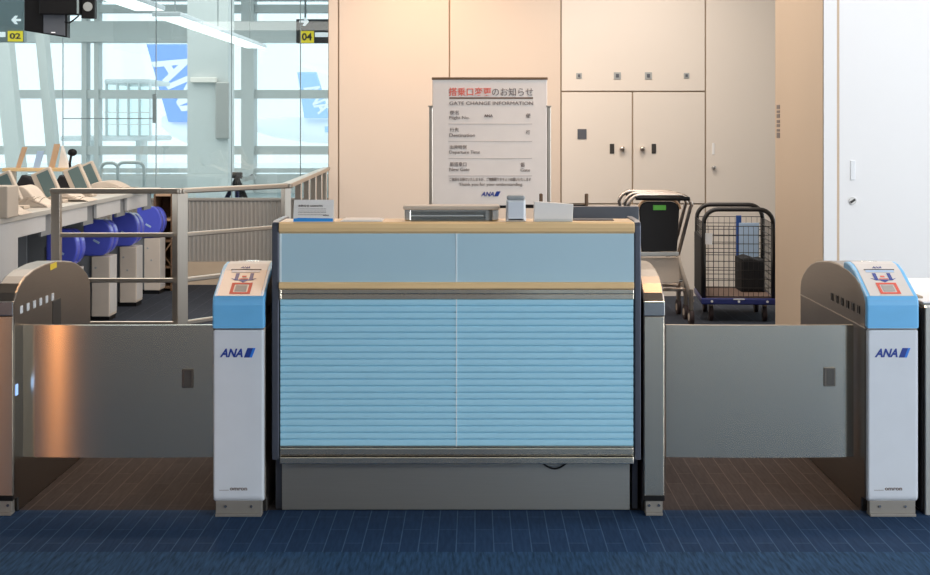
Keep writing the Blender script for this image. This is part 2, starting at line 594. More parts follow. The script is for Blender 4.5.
# low ribbed wall with the glass partition above it, at 13.5 m
YP = 13.5
b = MB(); b.box(-9, xl, YP, YP + .08, 0, .2); struct(b.build('baseboard_partition', 'beige_kick'))
b = MB(); b.box(-9, xl, YP + .02, YP + .06, .2, .74)
px = -4.2
while px < xl - .01:
    b.cyl((px, YP + .02, .205), .011, .53, 'z', 8)
    px += .036
b.box(-9, xl, YP + .0, YP + .08, .735, .76, .004)
struct(b.build('wall_ribbed_partition', 'rib'))
joints = [-9] + [X(q, YP) for q in (-95, 62, 155.3, 231, 300)] + [xl]
for i in range(len(joints) - 1):
    b = MB(); b.box(joints[i] + .004, joints[i + 1] - .004, YP + .03, YP + .042, .76, 3.3)
    struct(b.build('window_%d' % (i + 1), 'glass'))
b = MB()
for j in joints[2:-1]:
    b.box(j - .0035, j + .0035, YP + .028, YP + .044, .76, 3.3)
b.box(X(152.3, YP), X(156, YP), YP, YP + .03, Z(123, YP), Z(94, YP), .004)
b.box(joints[2], joints[3], YP + .029, YP + .043, Z(118.5, YP) - .004, Z(118.5, YP) + .004)
struct(b.build('trim_1', 'gasket'))

# the far window wall of the concourse, at 32 m
YF = 32.0
def fx(p): return X(p, YF)
def fz(p): return Z(p, YF)
b = MB()
for (y0, y1, dm) in ((-8, 1, .3), (5, 13, .3), (22, 42.5, .6), (90, 98.5, .25), (146, 154.5, .25)):
    b.box(fx(-120), fx(360), YF - dm / 2, YF + dm / 2, fz(y1), fz(y0))
b.box(fx(-120), fx(360), YF - .15, YF + .15, 0, fz(174))
for (p0, p1, dm) in ((83.5, 88.5, .3), (96, 100.5, .3), (243, 255.5, .5)):
    b.box(fx(p0), fx(p1), YF - dm / 2 - .02, YF + dm / 2 + .02, .0, 4.4)
b.box(fx(-119), fx(359), YF - .16, YF - .1, fz(172.5), fz(168))
struct(b.build('wall_far_facade', 'facade'))
b = MB(); b.box(fx(-120), fx(360), YF + .18, YF + .2, fz(174), 4.4); struct(b.build('window_9', 'glass_clear'))
# broad pillar and the slanted struts of the hall
b = MB(); b.box(X(187.3, 27), X(228, 27), 27, 27.7, 0, 4.4); struct(b.build('pillar_broad', 'facade'))
b = MB()
def slant(p0, p1, q0, q1, d):
    b.prism([(X(p0, d), 4.4), (X(p1, d), 4.4), (X(q1, d), 0), (X(q0, d), 0)], d, d + .35, 'y')
slant(28, 37, 51, 60, 28)
slant(-18, 0, 10, 25, 27)
struct(b.build('pillar_slanted', 'facade'))
# bright apron outside
b = MB(); b.box(-90, 60, 33, 260, -5.1, -5); struct(b.build('ground_apron', 'apron'))


# ================================================================== THE GATES
ARCH = [(.06, 0), (.055, .05), (0, .055), (0, .715), (-.004, .718), (-.004, .765), (.03, .795), (.08, .823), (.144, .843), (.25, .858), (.41, .866), (.55, .864),
        (.66, .855), (.8, .840), (.89, .822), (.97, .797), (1.045, .764), (1.085, .735), (1.1, .70), (1.1, .0)]


def foot(w, root, y0=0.0):
    bb = MB()
    bb.box(-w / 2, w / 2, y0, y0 + .035, .008, .055, .002)
    bb.box(-w / 2, w / 2, y0 - .012, y0 + .04, 0, .010, .002)
    o = bb.build('foot_plate', 'foot_metal', root)
    for sx in (-1, 1):
        s = MB(); s.cyl((sx * w * .28, y0, .035), .005, -.004, 'y', 12)
        s.build('bolt', 'steel_edge', o)


def slots(root, x, side, m):
    for i in range(6):
        y = .085 + i * .083
        bb = MB()
        bb.box(x - .002 * side, x + .002 * side, y - .011, y + .018, .713, .741, .001)
        bb.build('sensor_window', m, root)


def side_seam(root, x, side):
    bb = MB()
    bb.box(x - .0015 * side, x + .0015 * side, 0.0, 1.098, .6685, .6725)
    bb.build('seam_strip', 'steel_rail', root)


def metal_unit(label, pxc, side, w=.0785):
    r = thing('gate_unit', label, 'ticket gate', (X(pxc, YG), YG, 0))
    b = MB(); b.prism(ARCH, -w / 2, w / 2, 'x', .006)
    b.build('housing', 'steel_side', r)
    b = MB(); b.box(-w / 2 + .004, w / 2 - .004, -.006, .002, .062, .712, .002)
    b.build('front_plate', 'steel', r)
    b = MB(); b.box(-w / 2 + .001, w / 2 - .001, -.012, .004, .716, .768, .003)
    b.build('front_band', 'steel_edge', r)
    b = MB(); b.box(-w / 2 + .002, w / 2 - .002, -.010, .003, .052, .072, .002)
    b.build('rubber_strip', 'black', r)
    foot(w * .78, r, .0)
    slots(r, side * w / 2, side, 'slot_light')
    return r


left_u = metal_unit('narrow steel gate unit at the left edge, with six pale windows and a yellow sticker', 3.2, 1)
wl = .0785
b = MB(); b.box(wl / 2 - .001, wl / 2 + .0015, .47, .56, .835, .858, .001, rot=(math.radians(2), 0, 0)); b.build('sticker', 'yellow', left_u, label='small yellow sticker')
b = MB(); b.box(wl / 2 - .001, wl / 2 + .003, .015, .04, .425, .465, .001); b.build('sensor_light', 'slot_blue', left_u, label='lit blue sensor')
b = MB(); b.box(wl / 2 - .001, wl / 2 + .002, .50, .62, .60, .71, .002); b.build('recess', 'dark_slot', left_u)
right_u = metal_unit('narrow steel gate unit with arched top, close against the right of the counter', 654, 1)

# white fronted units with the printed sloping tops
CAP = [(-.022, .673), (-.022, .755), (-.018, .775), (-.008, .787), (.17, .8625), (.23, .879), (.29, .884), (.33, .880), (.33, .845), (.144, .80), (.04, .76), (.015, .74), (.012, .673)]


def white_unit(label, pxc, side):
    w = .187
    r = thing('gate_unit', label, 'ticket gate', (X(pxc, YG), YG, 0))
    b = MB(); b.prism(ARCH, -w / 2 - .001, w / 2 + .001, 'x', .006)
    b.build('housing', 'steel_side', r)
    b = MB(); b.prism([(.012, .05)] + arc(.0, .075, .024, 270, 180, 5) + [(-.024, .667), (.012, .667)], -w / 2 + .003, w / 2 - .003, 'x', .008, seg=3)
    fp = b.build('front_cover', 'white_unit', r)
    k = MB()
    k.text('ANA', (-.066, -.0245, .570), .082, .031, shear=.32, bold=.035)
    k.build('lettering', 'navy', fp)
    k = MB()
    k.prism([(.020, .569), (.040, .569), (.053, .603), (.033, .603)], -.0252, -.0236, 'y')
    k.build('emblem_bar', 'navy', fp)
    k = MB()
    k.prism([(.040, .569), (.049, .569), (.062, .603), (.053, .603)], -.0252, -.0236, 'y')
    k.build('emblem_bar', 'azure', fp)
    k = MB()
    k.text('omron', (-.030, -.0245, .094), .062, .010, bold=.03)
    k.box(-.068, -.034, -.0248, -.0238, .094, .0955)
    k.build('maker_lettering', 'grey_ink', fp)
    b = MB(); b.prism(CAP, -w / 2, w / 2, 'x', .007, seg=3)
    cap = b.build('reader_cap', 'blue_cap', r)
    # printed sheet following the slope
    A, B = Vector((0, -.006, .7885)), Vector((0, .17, .8628))
    sl = (B - A).normalized(); L = (B - A).length
    up = Vector((1, 0, 0)).cross(sl)
    iw = w / 2 - .016
    k = MB()
    top = [(-.008, .7885), (.17, .8640), (.23, .8805), (.285, .8855), (.285, .880), (.23, .875), (.17, .859), (-.008, .783)]
    k.prism(top, -iw, iw, 'x')
    sh = k.build('printed_sheet', 'sheet', cap)
    def strip(name, polys, m, lift=.0015):
        kk = MB()
        for pl in polys:
            lo = [A + Vector((u, 0, 0)) + sl * (v * L) + up * lift for u, v in pl]
            kk.quad(lo)
            hi = [q + up * .0008 for q in lo]
            kk.quad(hi)
            for i in range(len(lo)):
                kk.quad((lo[i], lo[(i + 1) % len(lo)], hi[(i + 1) % len(lo)], hi[i]))
        kk.build(name, m, cap)
    def rc(u0, u1, v0, v1): return [(u0, v0), (u1, v0), (u1, v1), (u0, v1)]
    strip('red_frame', [rc(-.037, .037, .05, .11), rc(-.037, .037, .42, .48), rc(-.037, -.026, .11, .42), rc(.026, .037, .11, .42)], 'red_ink')
    strip('grey_patch', [rc(-.021, .021, .15, .38)], 'grey_patch')
    strip('arrow_mark', [rc(-.033, -.020, .60, .86), rc(.020, .033, .60, .86), [(-.046, .66), (-.030, .58), (.030, .58), (.046, .66), (.024, .60), (-.024, .60)],
                         [(-.018, .585), (0, .50), (.018, .585)]], 'navy')
    strip('red_arrow_mark', [rc(-.017, .017, .62, .65), rc(-.008, .008, .70, .76)], 'red_soft')
    strip('display_bar', [rc(-.052, .052, .90, .985)], 'lightblue')
    strip('header_line', [rc(-.056, .056, .985, 1.02)], 'dark_ink', .0018)
    k = MB(); k.text('ANA', A + sl * (L * 1.06) + up * .003 + Vector((-.022, 0, 0)), .034, .012, v=sl, shear=.3, bold=.01)
    k.build('small_lettering', 'navy', cap)
    k = MB(); k.cyl((.0, .33, .862), .034, .022, 'z', 20, r2=.026); k.build('top_dome', 'steel_edge', r)
    foot(w * .88, r, -.015)
    slots(r, side * (w / 2 + .001), side, 'dark_slot')
    side_seam(r, side * (w / 2 + .001), side)
    return r


white_unit('white fronted gate unit with sky blue cap, close against the left of the counter', 239.3, 1)
white_unit('white fronted gate unit with sky blue cap near the right edge, below the white wall', 891.3, -1)


def gate_panel(label, px0, px1, slot_px, slot_py, group=None):
    y = YG + .11
    x0, x1 = X(px0, y), X(px1, y)
    z0, z1 = Z(457, y), Z(325, y)
    r = thing('gate_flap', label, 'gate flap', ((x0 + x1) / 2, y, z0))
    w = (x1 - x0) / 2
    n = 60
    # slightly bowed leaf, top edge folded
    front = [(-w + 2 * w * i / n, -.012 * (1 - (2 * i / n - 1) ** 2)) for i in range(n + 1)]
    prof = front + [(q[0], q[1] + .022) for q in front[::-1]]
    b = MB(); b.prism(prof, 0, z1 - z0, 'z')
    for f_ in b.bm.faces:
        f_.smooth = abs(f_.normal.z) < .5 and abs(f_.normal.x) < .5
    leaf = b.build('leaf', 'steel', r)
    sx = X(slot_px, y) - (x0 + x1) / 2
    sz = Z(slot_py, y) - z0
    b = MB(); b.box(sx - .021, sx + .021, -.013, -.008, sz - .034, sz + .034, .002)
    rim = b.build('slot_rim', 'steel_side', leaf)
    b = MB(); b.box(sx - .012, sx + .015, -.0145, -.0125, sz - .030, sz + .030, .001); b.build('slot', 'slot_grey', rim)
    # hinge arms into the neighbouring units
    return r


gate_panel('wide brushed steel flap closing the left lane, warm streak of light across it', 22.5, 219, 188, 378)
gate_panel('wide brushed steel flap closing the right lane, between counter and right edge', 666, 853.5, 829, 376.5)

# next unit at the right edge
r = thing('gate_cabinet', 'grey metal cabinet with pale top, cut off by the right edge', 'cabinet', (X(924.5, YG), YG, 0))
b = MB(); b.prism([(0, 0), (0, .745), (.03, .757), (.88, .757), (.88, 0)], 0, .35, 'x', .006); b.build('body', 'steel_kick', r)
b = MB(); b.box(.0, .35, .02, .87, .757, .764, .003); tp = b.build('top', 'wall_white', r)
b = MB(); b.box(.012, .03, .12, .80, .764, .772, .002); b.build('trim_strip', 'gap', tp)
b = MB(); b.box(-.004, .001, .02, .86, .01, .74); b.build('side_shade', 'carcass', r)  # dark sheet standing in for the shadow on the cabinet's left side

# ================================================================== THE COUNTER
YK = 5.52
S = F / YK
xc = X(456, YK)
def cx(p): return X(p, YK) - xc
def cz(p): return Z(p, YK)
ctr = thing('boarding_counter', 'boarding counter with blue slatted shutter, grey blue upper panel and honey wood edges', 'counter', (xc, YK, 0))
b = MB(); b.box(cx(277), cx(635), .03, .30, .22, 1.0); b.box(cx(279), cx(633), .12, .62, .0, .22)
b.box(cx(278), cx(634), .28, .70, .69, .72); b.box(cx(277), cx(279), .28, .70, .0, 1.0); b.box(cx(633), cx(635), .28, .70, .0, 1.0)
b.build('carcass', 'carcass', ctr)
b = MB()
yk2 = F * 1.4 / 385 - YK
b.box(cx(279.5), cx(632), yk2 - .01, yk2 + .03, 0.003, cz(464), .002)
b.build('kick_panel', 'steel_kick', ctr)
for a, c in ((271.8, 279), (634.5, 641)):
    b = MB(); b.prism([(.0, .20), (.0, cz(226)), (.01, cz(222.5)), (.04, cz(221)), (.30, cz(221)), (.31, .80), (.66, .78), (.66, .0), (.10, .0), (.10, .20)], cx(a), cx(c), 'x', .004)
    b.build('side_panel', 'trim_dark', ctr)
# wooden ledge with rounded nosing
zt, zb = cz(222), cz(233.5)
b = MB(); b.prism([(.0, zb), (-.008, zb + .008), (-.010, (zt + zb) / 2), (-.006, zt - .006), (.004, zt), (.20, zt), (.20, zb)], cx(279), cx(634.5), 'x', .003)
b.build('ledge', 'wood', ctr)
b = MB(); b.box(cx(279.5), cx(634), .0, .03, cz(282), cz(233.5)); up_ = b.build('upper_panel', 'panel_upper', ctr)
b = MB(); b.box(cx(455.7), cx(457.3), -.0015, .002, cz(282), cz(233.6)); b.build('joint_strip', 'seam', up_)
b = MB(); b.box(cx(279.5), cx(281.7), -.001, .002, cz(282), cz(233.6)); b.build('joint_strip', 'seam', up_)
b = MB(); b.prism([(.03, cz(289)), (-.006, cz(289)), (-.012, cz(288)), (-.012, cz(283.5)), (-.006, cz(282)), (.03, cz(282))], cx(279.2), cx(633.8), 'x', .002)
b.build('wood_strip', 'wood', ctr)
b = MB()
b.box(cx(279.5), cx(634), -.002, .03, cz(294), cz(289), .003); b.box(cx(279.5), cx(634), .003, .03, cz(299.5), cz(294.2), .002)
b.box(cx(279), cx(281.5), -.005, .03, cz(299.5), cz(289), .002)
b.build('shutter_housing', 'steel', ctr)
# slatted roller shutter
b = MB()
NS = 22
z1s, z0s = cz(299.5), cz(446.5)
ph = (z1s - z0s) / NS
for i in range(NS):
    zz = z0s + i * ph
    b.prism([(.028, zz), (.008, zz + .0002), (.006, zz + .0018), (.0028, zz + .0045), (.002, zz + ph * .5), (.0028, zz + ph - .001), (.008, zz + ph), (.028, zz + ph)], cx(280.2), cx(633.4), 'x')
sh = b.build('shutter', 'slat', ctr)
b = MB(); b.box(cx(455.9), cx(457.0), .0012, .01, z0s, z1s); b.build('joint_line', 'seam', sh)
b = MB()
b.box(cx(280), cx(633.5), -.004, .03, cz(455), cz(448), .003)
b.box(cx(280), cx(633.5), -.012, .03, cz(463.5), cz(456.5), .003)
b.box(cx(280), cx(633.5), .006, .03, cz(457), cz(446.5))
b.build('shutter_bottom_rail', 'steel', ctr)
b = MB()
pts = [(cx(543) + (cx(567) - cx(543)) * t / 10, .03, cz(465) - .02 * math.sin(math.pi * t / 10)) for t in range(11)]
b.tube(pts, .0035, 8)
b.build('cable_loop', 'black', ctr, label='black cable loop hanging under the shutter')

# ---- things on the counter
ZL = cz(222)
def on(px, dy): return (X(px, YK + dy), YK + dy, ZL)
# folded leaflet card
r = thing('notice_card', 'white folded notice card with blue foot, at the left end of the counter ledge', 'card', on(313.5, .018))
w = 20 / S
b = MB(); b.prism([(-.012, 0), (.018, .078), (.0195, .078), (.045, 0), (.043, 0), (.0188, .074), (-.010, 0)], -w, w, 'x'); cd = b.build('card', 'paper', r)
nrm = Vector((0, .030, .078)).normalized()
def cp(u, s, lift=-.0009): return Vector((u, -.012 + nrm.y * s, nrm.z * s)) + Vector((0, -nrm.z, nrm.y)) * (-lift)
b = MB(); b.text('お知らせ', cp(-.055, .056), .038, .009, v=nrm, bold=.02); b.text('INFORMATION', cp(-.012, .057), .045, .006, v=nrm); b.text('NOTICE', cp(.035, .022), .02, .0045, v=nrm, bold=.02)
for s in (.048, .040, .034, .026): b.text('--------------------', cp(-.055, s), .10, .0012, v=nrm)
b.build('lettering', 'grey_ink', cd)
b = MB(); q = [cp(-w + .001, .001), cp(w - .001, .001), cp(w - .001, .013), cp(-w + .02, .015), cp(-w + .001, .012)]
b.quad(q); b.quad([v_ + Vector((0, -.0006, 0)) for v_ in q]); b.build('blue_band', 'paper_blue', cd)
# sheets of paper
b = MB()
w = 21 / S
b.box(-w, w, 0, .16, .0005, .0025); b.box(-w + .01, w - .004, .004, .158, .0025, .006, .0, rot=(0, 0, .03))
o = b.build('paper_stack', 'paper', None, on(361, .012)); tag(o, 'thin stack of white papers lying right of the notice card', 'paper')
# document reader
r = thing('document_reader', 'low cream and grey reader with a clear front tray, on the counter ledge', 'printer', on(451.5, .06))
w = 48.5 / S * 1.01
b = MB(); b.box(-w, w, .0, .13, .040, .054, .004); b.build('lid', 'cream', r)
b = MB(); b.box(-w + .008, w - .008, .02, .125, .0, .040, .003); b.build('body', 'grey_plastic', r)
b = MB(); b.box(-w + .02, w - .05, .004, .02, .0, .034, .002); b.build('tray', 'acrylic', r)
b = MB(); b.box(-w + .03, w - .06, .012, .021, .016, .020, .001); b.build('tray_edge', 'white', r)
for s in (-1, 1):
    b = MB(); b.box(s * (w - .017) - .012, s * (w - .017) + .012, .002, .03, 0, .041, .004); b.build('corner_block', 'steel_edge', r)
# white cup-like dispenser
r = thing('dispenser', 'small white rounded dispenser with grey lid, right of the reader', 'dispenser', on(515.8, .04))
b = MB()
for (z, rx) in ():
    pass
prof = [(-.036, 0), (-.037, .004), (-.034, .078), (.034, .078), (.037, .004), (.036, 0)]
b.prism(prof, -.025, .025, 'y', .010, seg=4); b.build('body', 'white', r, smooth=False)
b = MB(); b.box(-.033, .033, -.024, .024, .078, .094, .008, seg=3); b.build('lid', 'grey_plastic', r)
b = MB(); b.box(-.028, .028, -.027, -.0245, .01, .07, .001); b.build('front_label', 'white_unit', r)
# white block: table talker
r = thing('desk_sign', 'white slanted desk sign, right end of the items on the counter ledge', 'sign', on(553.5, .02))
w = 20 / S
b = MB(); b.prism([(-w, 0), (w - .003, 0), (w, .062), (-w + .003, .072)], .0, .05, 'y', .002); b.build('block', 'paper', r)
b = MB(); b.box(-w + .004, w - .006, -.0015, .001, .0, .010); b.build('foot_strip', 'acrylic', r)
b = MB(); b.box(w - .004, w + .15, .03, .12, .0, .0035, .001)
o = b.build('clip_folder', 'dark_ink', None, on(553.5, .045)); tag(o, 'flat dark folder lying behind the white desk sign', 'folder')
# monitor behind
YM = YK + .42
r = thing('monitor', 'dark slate monitor seen from behind, at the right end of the counter', 'monitor', (X(606, YM), YM, .72))
w = 33 * YM / F
b = MB(); b.box(-w, w, 0, .035, .06, Z(206.5, YM) - .72, .004, rot=(math.radians(0), 0, 0)); b.build('back_shell', 'monitor_dark', r)
b = MB(); b.box(-w + .01, w - .01, .035, .038, .07, Z(208.5, YM) - .73); b.build('screen', 'screen', r)
b = MB(); b.box(-.02, .02, .01, .03, .01, .08); b.box(-.08, .08, -.05, .1, 0, .012, .003); b.build('stand', 'black', r)
# wire tray with hooked ends
YH = YK + .50
r = thing('wire_tray', 'black tray with two upturned prongs behind the white desk sign', 'tray', (X(556, YH), YH, .72))
b = MB()
zz = Z(204.5, YH) - .72
b.box(X(525, YH) - X(556, YH), X(587, YH) - X(556, YH), -.006, .006, zz - .012, zz, .003)
b.build('bar', 'black', r)
for p in (541, 586.5):
    b = MB(); xx = X(p, YH) - X(556, YH)
    b.box(xx - .007, xx + .007, -.008, .008, zz - .006, Z(193.5, YH) - .72, .004); b.build('prong', 'brown', r)
b = MB(); b.box(-.06, .06, -.012, .06, 0, .01, .003); b.box(-.012, .012, -.004, .008, .008, zz - .004, .002); b.build('stand', 'black', r)

# ================================================================== GATE CHANGE SIGN
YS = 7.4
sx = X(489.5, YS)
r = thing('standing_sign', 'white gate change notice board on a steel stand behind the counter', 'sign', (sx, YS, 0))
x0, x1 = X(432.5, YS) - sx, X(547, YS) - sx
z0, z1 = Z(205.5, YS), Z(79, YS)
b = MB(); b.box(x0, x1, -.012, .012, z0, z1, .003); bd = b.build('board', 'print', r)
b = MB(); b.box(x0 - .003, x1 + .003, -.016, .016, z1 - .004, z1 + .008, .002); b.build('top_rail', 'brown', r)
b = MB(); b.box(x0, x1, -.016, .016, z0 - .012, z0 + .001, .002); b.build('bottom_rail', 'black', r)
for p in (431, 549):
    xx = X(p, YS) - sx
    b = MB(); b.box(xx - .009, xx + .009, -.012, .016, .02, Z(107, YS), .003); b.box(xx - .014, xx + .011, -.014, .018, Z(107, YS), Z(105.5, YS), .001)
    b.build('upright', 'steel_rail', r)
b = MB(); b.box(x0 - .02, x1 + .02, -.18, .18, 0, .02, .004); b.build('base', 'steel_rail', r)
def sp(px_, py_): return (X(px_, YS) - sx, -.0135, Z(py_, YS))
pw = YS / F
def line(bb, s, p0, p1, ytop, ybot, bold=0.0, align='L'):
    bb.text(s, sp(p0, ybot), (p1 - p0) * pw, (ybot - ytop) * pw, bold=bold)
b = MB(); line(b, '搭乗口変更', 449, 491.5, 87.5, 96, .015); b.build('red_heading', 'red_soft', bd)
for args in (
        ('のお知らせ', 492, 533, 87.8, 96, .0),
        ('GATE CHANGE INFORMATION', 449.5, 533, 101.5, 105, .0),
        ('便名', 450, 459, 110.5, 114.6),
        ('Flight No.', 449.5, 469.5, 116, 120),
        ('ANA', 484, 493, 114.4, 117.2, .03),
        ('便', 526, 530.5, 113.4, 118),
        ('行先', 450, 459, 127.6, 131.6),
        ('Destination', 449.5, 475, 133.4, 137),
        ('行', 526, 530, 130, 134.4),
        ('出発時刻', 450, 466.5, 145, 149),
        ('Departure Time', 449.5, 480, 150.4, 154.6),
        ('新搭乗口', 450, 466.5, 162, 166.4),
        ('New Gate', 449.5, 469.5, 167.6, 171),
        ('番', 520.5, 525, 162.4, 167),
        ('Gate', 520.5, 530, 168.4, 171.4),
        ('ご迷惑をお掛けいたしますが、ご理解賜りますようお願いいたします', 449.5, 531, 177.4, 181),
        ('Thank you for your understanding.', 459, 523, 182.6, 186.6),
        ):
    b = MB(); line(b, *args); b.build('text_line', 'grey_ink', bd)
b = MB(); b.box(*[sp(449.5, 0)[0], sp(533, 0)[0]], -.0135, -.012, Z(98.9, YS), Z(97.3, YS))
b.build('heading_rule', 'brown', bd)
b = MB()
for y_ in (124, 141.3, 158.3, 175.8):
    b.box(sp(448.5, 0)[0], sp(532, 0)[0], -.0132, -.012, Z(y_ + .35, YS), Z(y_ - .35, YS))
b.build('rule_lines', 'line_ink', bd)
b = MB(); b.text('ANA', sp(481, 196.2), 13 * pw, 4.6 * pw, shear=.3, bold=.02)
b.prism([(sp(494, 0)[0], Z(196.2, YS)), (sp(498, 0)[0], Z(196.2, YS)), (sp(500.6, 0)[0], Z(191.2, YS)), (sp(496.6, 0)[0], Z(191.2, YS))], -.0138, -.012, 'y')
b.build('emblem', 'navy', bd)

# ================================================================== GUARD RAIL
r = thing('guard_rail', 'brushed steel guard rail with square posts standing behind the left gate', 'railing', (X(179, 8.3), 8.3, 0))
ox, oy = X(179, 8.3), 8.3
P0 = Vector((X(56.5, 8.3), 8.3, 0)); P1 = Vector((X(180, 8.3), 8.3, 0)); P2 = Vector((X(286, 9.0), 9.0, 0)); P3 = Vector((X(327, 12.5), 12.45, 0))
off = Vector((ox, oy, 0))
def bar(name, a, c, z, h, t):
    a, c = a - off, c - off
    d = (c - a); L = d.length
    bb = MB(); bb.box(0, L, -t / 2, t / 2, z - h / 2, z + h / 2, min(h, t) * .2)
    o = bb.build(name, 'steel_rail', r); o.location = (a.x, a.y, 0); o.rotation_euler = (0, 0, math.atan2(d.y, d.x))
ZR = 1.045
for a, c in ((P0, P1), (P1, P2), (P2, P3)):
    e = (c - a).normalized() * .03
    bar('top_rail', a - e, c + e, ZR, .028, .06)
for a, c in ((P0, P1), (P1, P2)):
    for z in (Z(235, 8.3), Z(280.3, 8.3), Z(323.5, 8.3)):
        bar('cross_rail', a, c, z, .024, .03)
for p, w_ in ((P0, .048), (P1, .088), (P2, .06)):
    q = p - off
    ww = w_ / 2 if w_ < .05 else w_ / 2 / 1.38
    b = MB(); b.box(q.x - ww, q.x + ww, q.y - ww, q.y + ww, 0, ZR - .012, .003, rot=(0, 0, 0 if w_ < .05 else math.radians(38))); b.build('post', 'steel_rail', r)
for d_ in (9.85, 10.5, 11.1, 11.7, 12.2):
    t = (d_ - P2.y) / (P3.y - P2.y)
    q = P2.lerp(P3, t) - off
    b = MB(); b.box(q.x - .02, q.x + .02, q.y - .03, q.y + .03, 0, ZR - .012, .003); b.build('post', 'steel_rail', r)

# ================================================================== SERVICE DESK ROW AT THE LEFT
XD = -2.5
D0, D1, ZD = 7.5, 12.25, .905
r = thing('service_desk', 'long pale service desk with grey worktop running back along the left', 'desk', (XD - .4, (D0 + D1) / 2, 0))
offd = Vector((XD - .4, (D0 + D1) / 2, 0))
def dbox(name, x0, x1, y0, y1, z0, z1, m, bev=.003):
    bb = MB(); bb.box(x0 - offd.x, x1 - offd.x, y0 - offd.y, y1 - offd.y, z0, z1, bev)
    return bb.build(name, m, r)
dbox('worktop', -3.35, XD, D0, D1, ZD - .03, ZD, 'worktop')
dbox('end_cabinet', -3.3, XD - .01, D0 + .02, 8.46, 0, ZD - .03, 'desk_white')
dbox('back_panel', -3.34, -3.30, D0 + .02, D1 - .02, 0, ZD - .03, 'desk_shade')
bays = [8.95, 9.92, 10.85, 11.75]
for y_ in bays:
    dbox('apron', XD - .035, XD - .012, y_ - .62, y_ + .06, ZD - .125, ZD - .03, 'desk_white')
    dbox('divider', -3.3, -2.92, y_ + .10, y_ + .13, 0, ZD - .03, 'desk_shade')
    dbox('grey_apron', XD - .06, XD - .04, y_ + .07, y_ + .33, ZD - .16, ZD - .03, 'desk_shade')
# drawer pedestals with blue hoods
def pedestal(label, y_):
    t = thing('drawer_pedestal', label, 'pedestal', (-2.71, y_, 0), 0, 'drawer pedestals under the long desk')
    b = MB(); b.box(-.03, .10, 0, .22, .03, .46, .006); cb = b.build('cabinet', 'pedestal', t)
    b = MB(); b.box(-.115, -.032, .03, .20, .0, .60, .003); b.build('side_panel', 'desk_shade', t)
    b = MB(); b.box(.098, .103, .01, .21, .05, .46, .002); b.build('drawer_front', 'desk_white', t)
    b = MB(); b.box(-.045, .095, .01, .21, 0, .035); b.build('plinth', 'black', t)
    for (u, z) in ((.0, .38), (.03, .28)):
        b = MB(); b.cyl((u, .001, z), .008, -.004, 'y', 12); b.build('lock', 'grey_plastic', cb)
    prof = [(-.09, .465), (.03, .465)] + [(.03 + .085 * math.cos(a), .595 + .13 * math.sin(a)) for a in [math.radians(q) for q in range(-88, 91, 12)]] + [(-.09, .725)]
    b = MB(); b.prism(prof, .0, .09, 'y', .012, seg=3); h_ = b.build('hood', 'blue_hood', t, label='cobalt blue rounded hood')
    prof2 = [(p_[0] + .012, p_[1] - .0) for p_ in prof]
    b = MB(); b.prism([(q[0] * .97 + .012, (q[1] - .6) * .93 + .6) for q in prof], .10, .19, 'y', .012, seg=3); b.build('hood_rear', 'blue_hood', t)
    b = MB(); b.box(-.02, .03, -.002, .002, .56, .575, .001, rot=(0, .5, 0)); b.build('hood_mark', 'lightblue', h_)
    return t
ped = pedestal('blue hooded drawer pedestal nearest the camera, half hidden behind the steel gate unit', 10.05)
for y_, lb in ((11.0, 'blue hooded drawer pedestal, second along the desk, clear of the arched gate unit'),
               (11.87, 'blue hooded drawer pedestal, third along the desk, before the farthest one'),
               (12.75, 'blue hooded drawer pedestal farthest along the desk, beside the wooden shelf')):
    copy_thing(ped, (-2.71, y_, 0), lb)

# beige box at the very front of the desk
b = MB(); b.box(-.06, .06, -.1, .1, 0, .17, .006)
o = b.build('beige_box', 'cream', None, (X(2, 8.25), 8.25, ZD)); tag(o, 'small beige box on the near end of the desk, at the left edge', 'box')

# tilted terminal monitors
def terminal(label, x, y, s=1.0):
    t = thing('terminal_screen', label, 'monitor', (x, y, ZD), 0, 'tilted terminals on the long desk')
    R = (0, math.radians(-24), 0)
    b = MB(); b.box(-.065, .065, 0, .05, .035, .225, .008, rot=R, piv=(0, 0, 0)); b.build('housing', 'cream', t)
    b = MB(); b.box(-.030, .050, -.004, .002, .05, .21, .003, rot=R, piv=(0, 0, 0)); b.build('screen', 'screen', t)
    b = MB(); b.box(-.12, .05, .03, .15, 0, .02, .004); b.box(-.075, -.035, .05, .09, .01, .13, .004); b.build('stand', 'cream', t)
    return t
t0 = terminal('tilted terminal with grey green screen nearest the left edge of the photo', X(14, 9.0), 9.0)
for px_, d_, lb in ((54, 9.75, 'second tilted terminal from the left, in front of the cream keyboard cover'),
                    (84, 10.6, 'third tilted terminal from the left, under the black desk phone'),
                    (96, 11.4, 'farthest tilted terminal, partly hidden by the third one')):
    copy_thing(t0, (X(px_, d_), d_, ZD), lb)

# soft keyboard covers
def cover(label, px_, d_, wpx, hpx):
    bb = MB()
    w = wpx / 2 * d_ / F; h = hpx * d_ / F
    n = 16
    top = [(-w, 0), (-w * 1.0, h * .35)] + [(-w * .95 + 1.95 * w * i / n, h * (.55 + .45 * math.sin(math.pi * min(1, (i / n) * 1.25 + .12)) - .45 * (i / n) ** 2)) for i in range(n + 1)] + [(w * 1.05, 0)]
    top = [(a, max(0, c)) for a, c in top]
    bb.prism(top, -.12, .14, 'y', .010, seg=3)
    for i in range(5):
        bb.tube([(-w * .8 + w * .35 * i, -.123, h * .2), (-w * .6 + w * .35 * i, -.127, h * .42), (-w * .2 + w * .3 * i, -.124, h * .5)], .003, 6)
    o = bb.build('keyboard_cover', 'cream_cloth', None, (X(px_, d_), d_, ZD), smooth=False)
    return tag(o, label, 'keyboard cover', 'cream covers on the long desk')
cover('rounded cream keyboard cover between the first two tilted terminals', 33, 9.35, 38, 22)
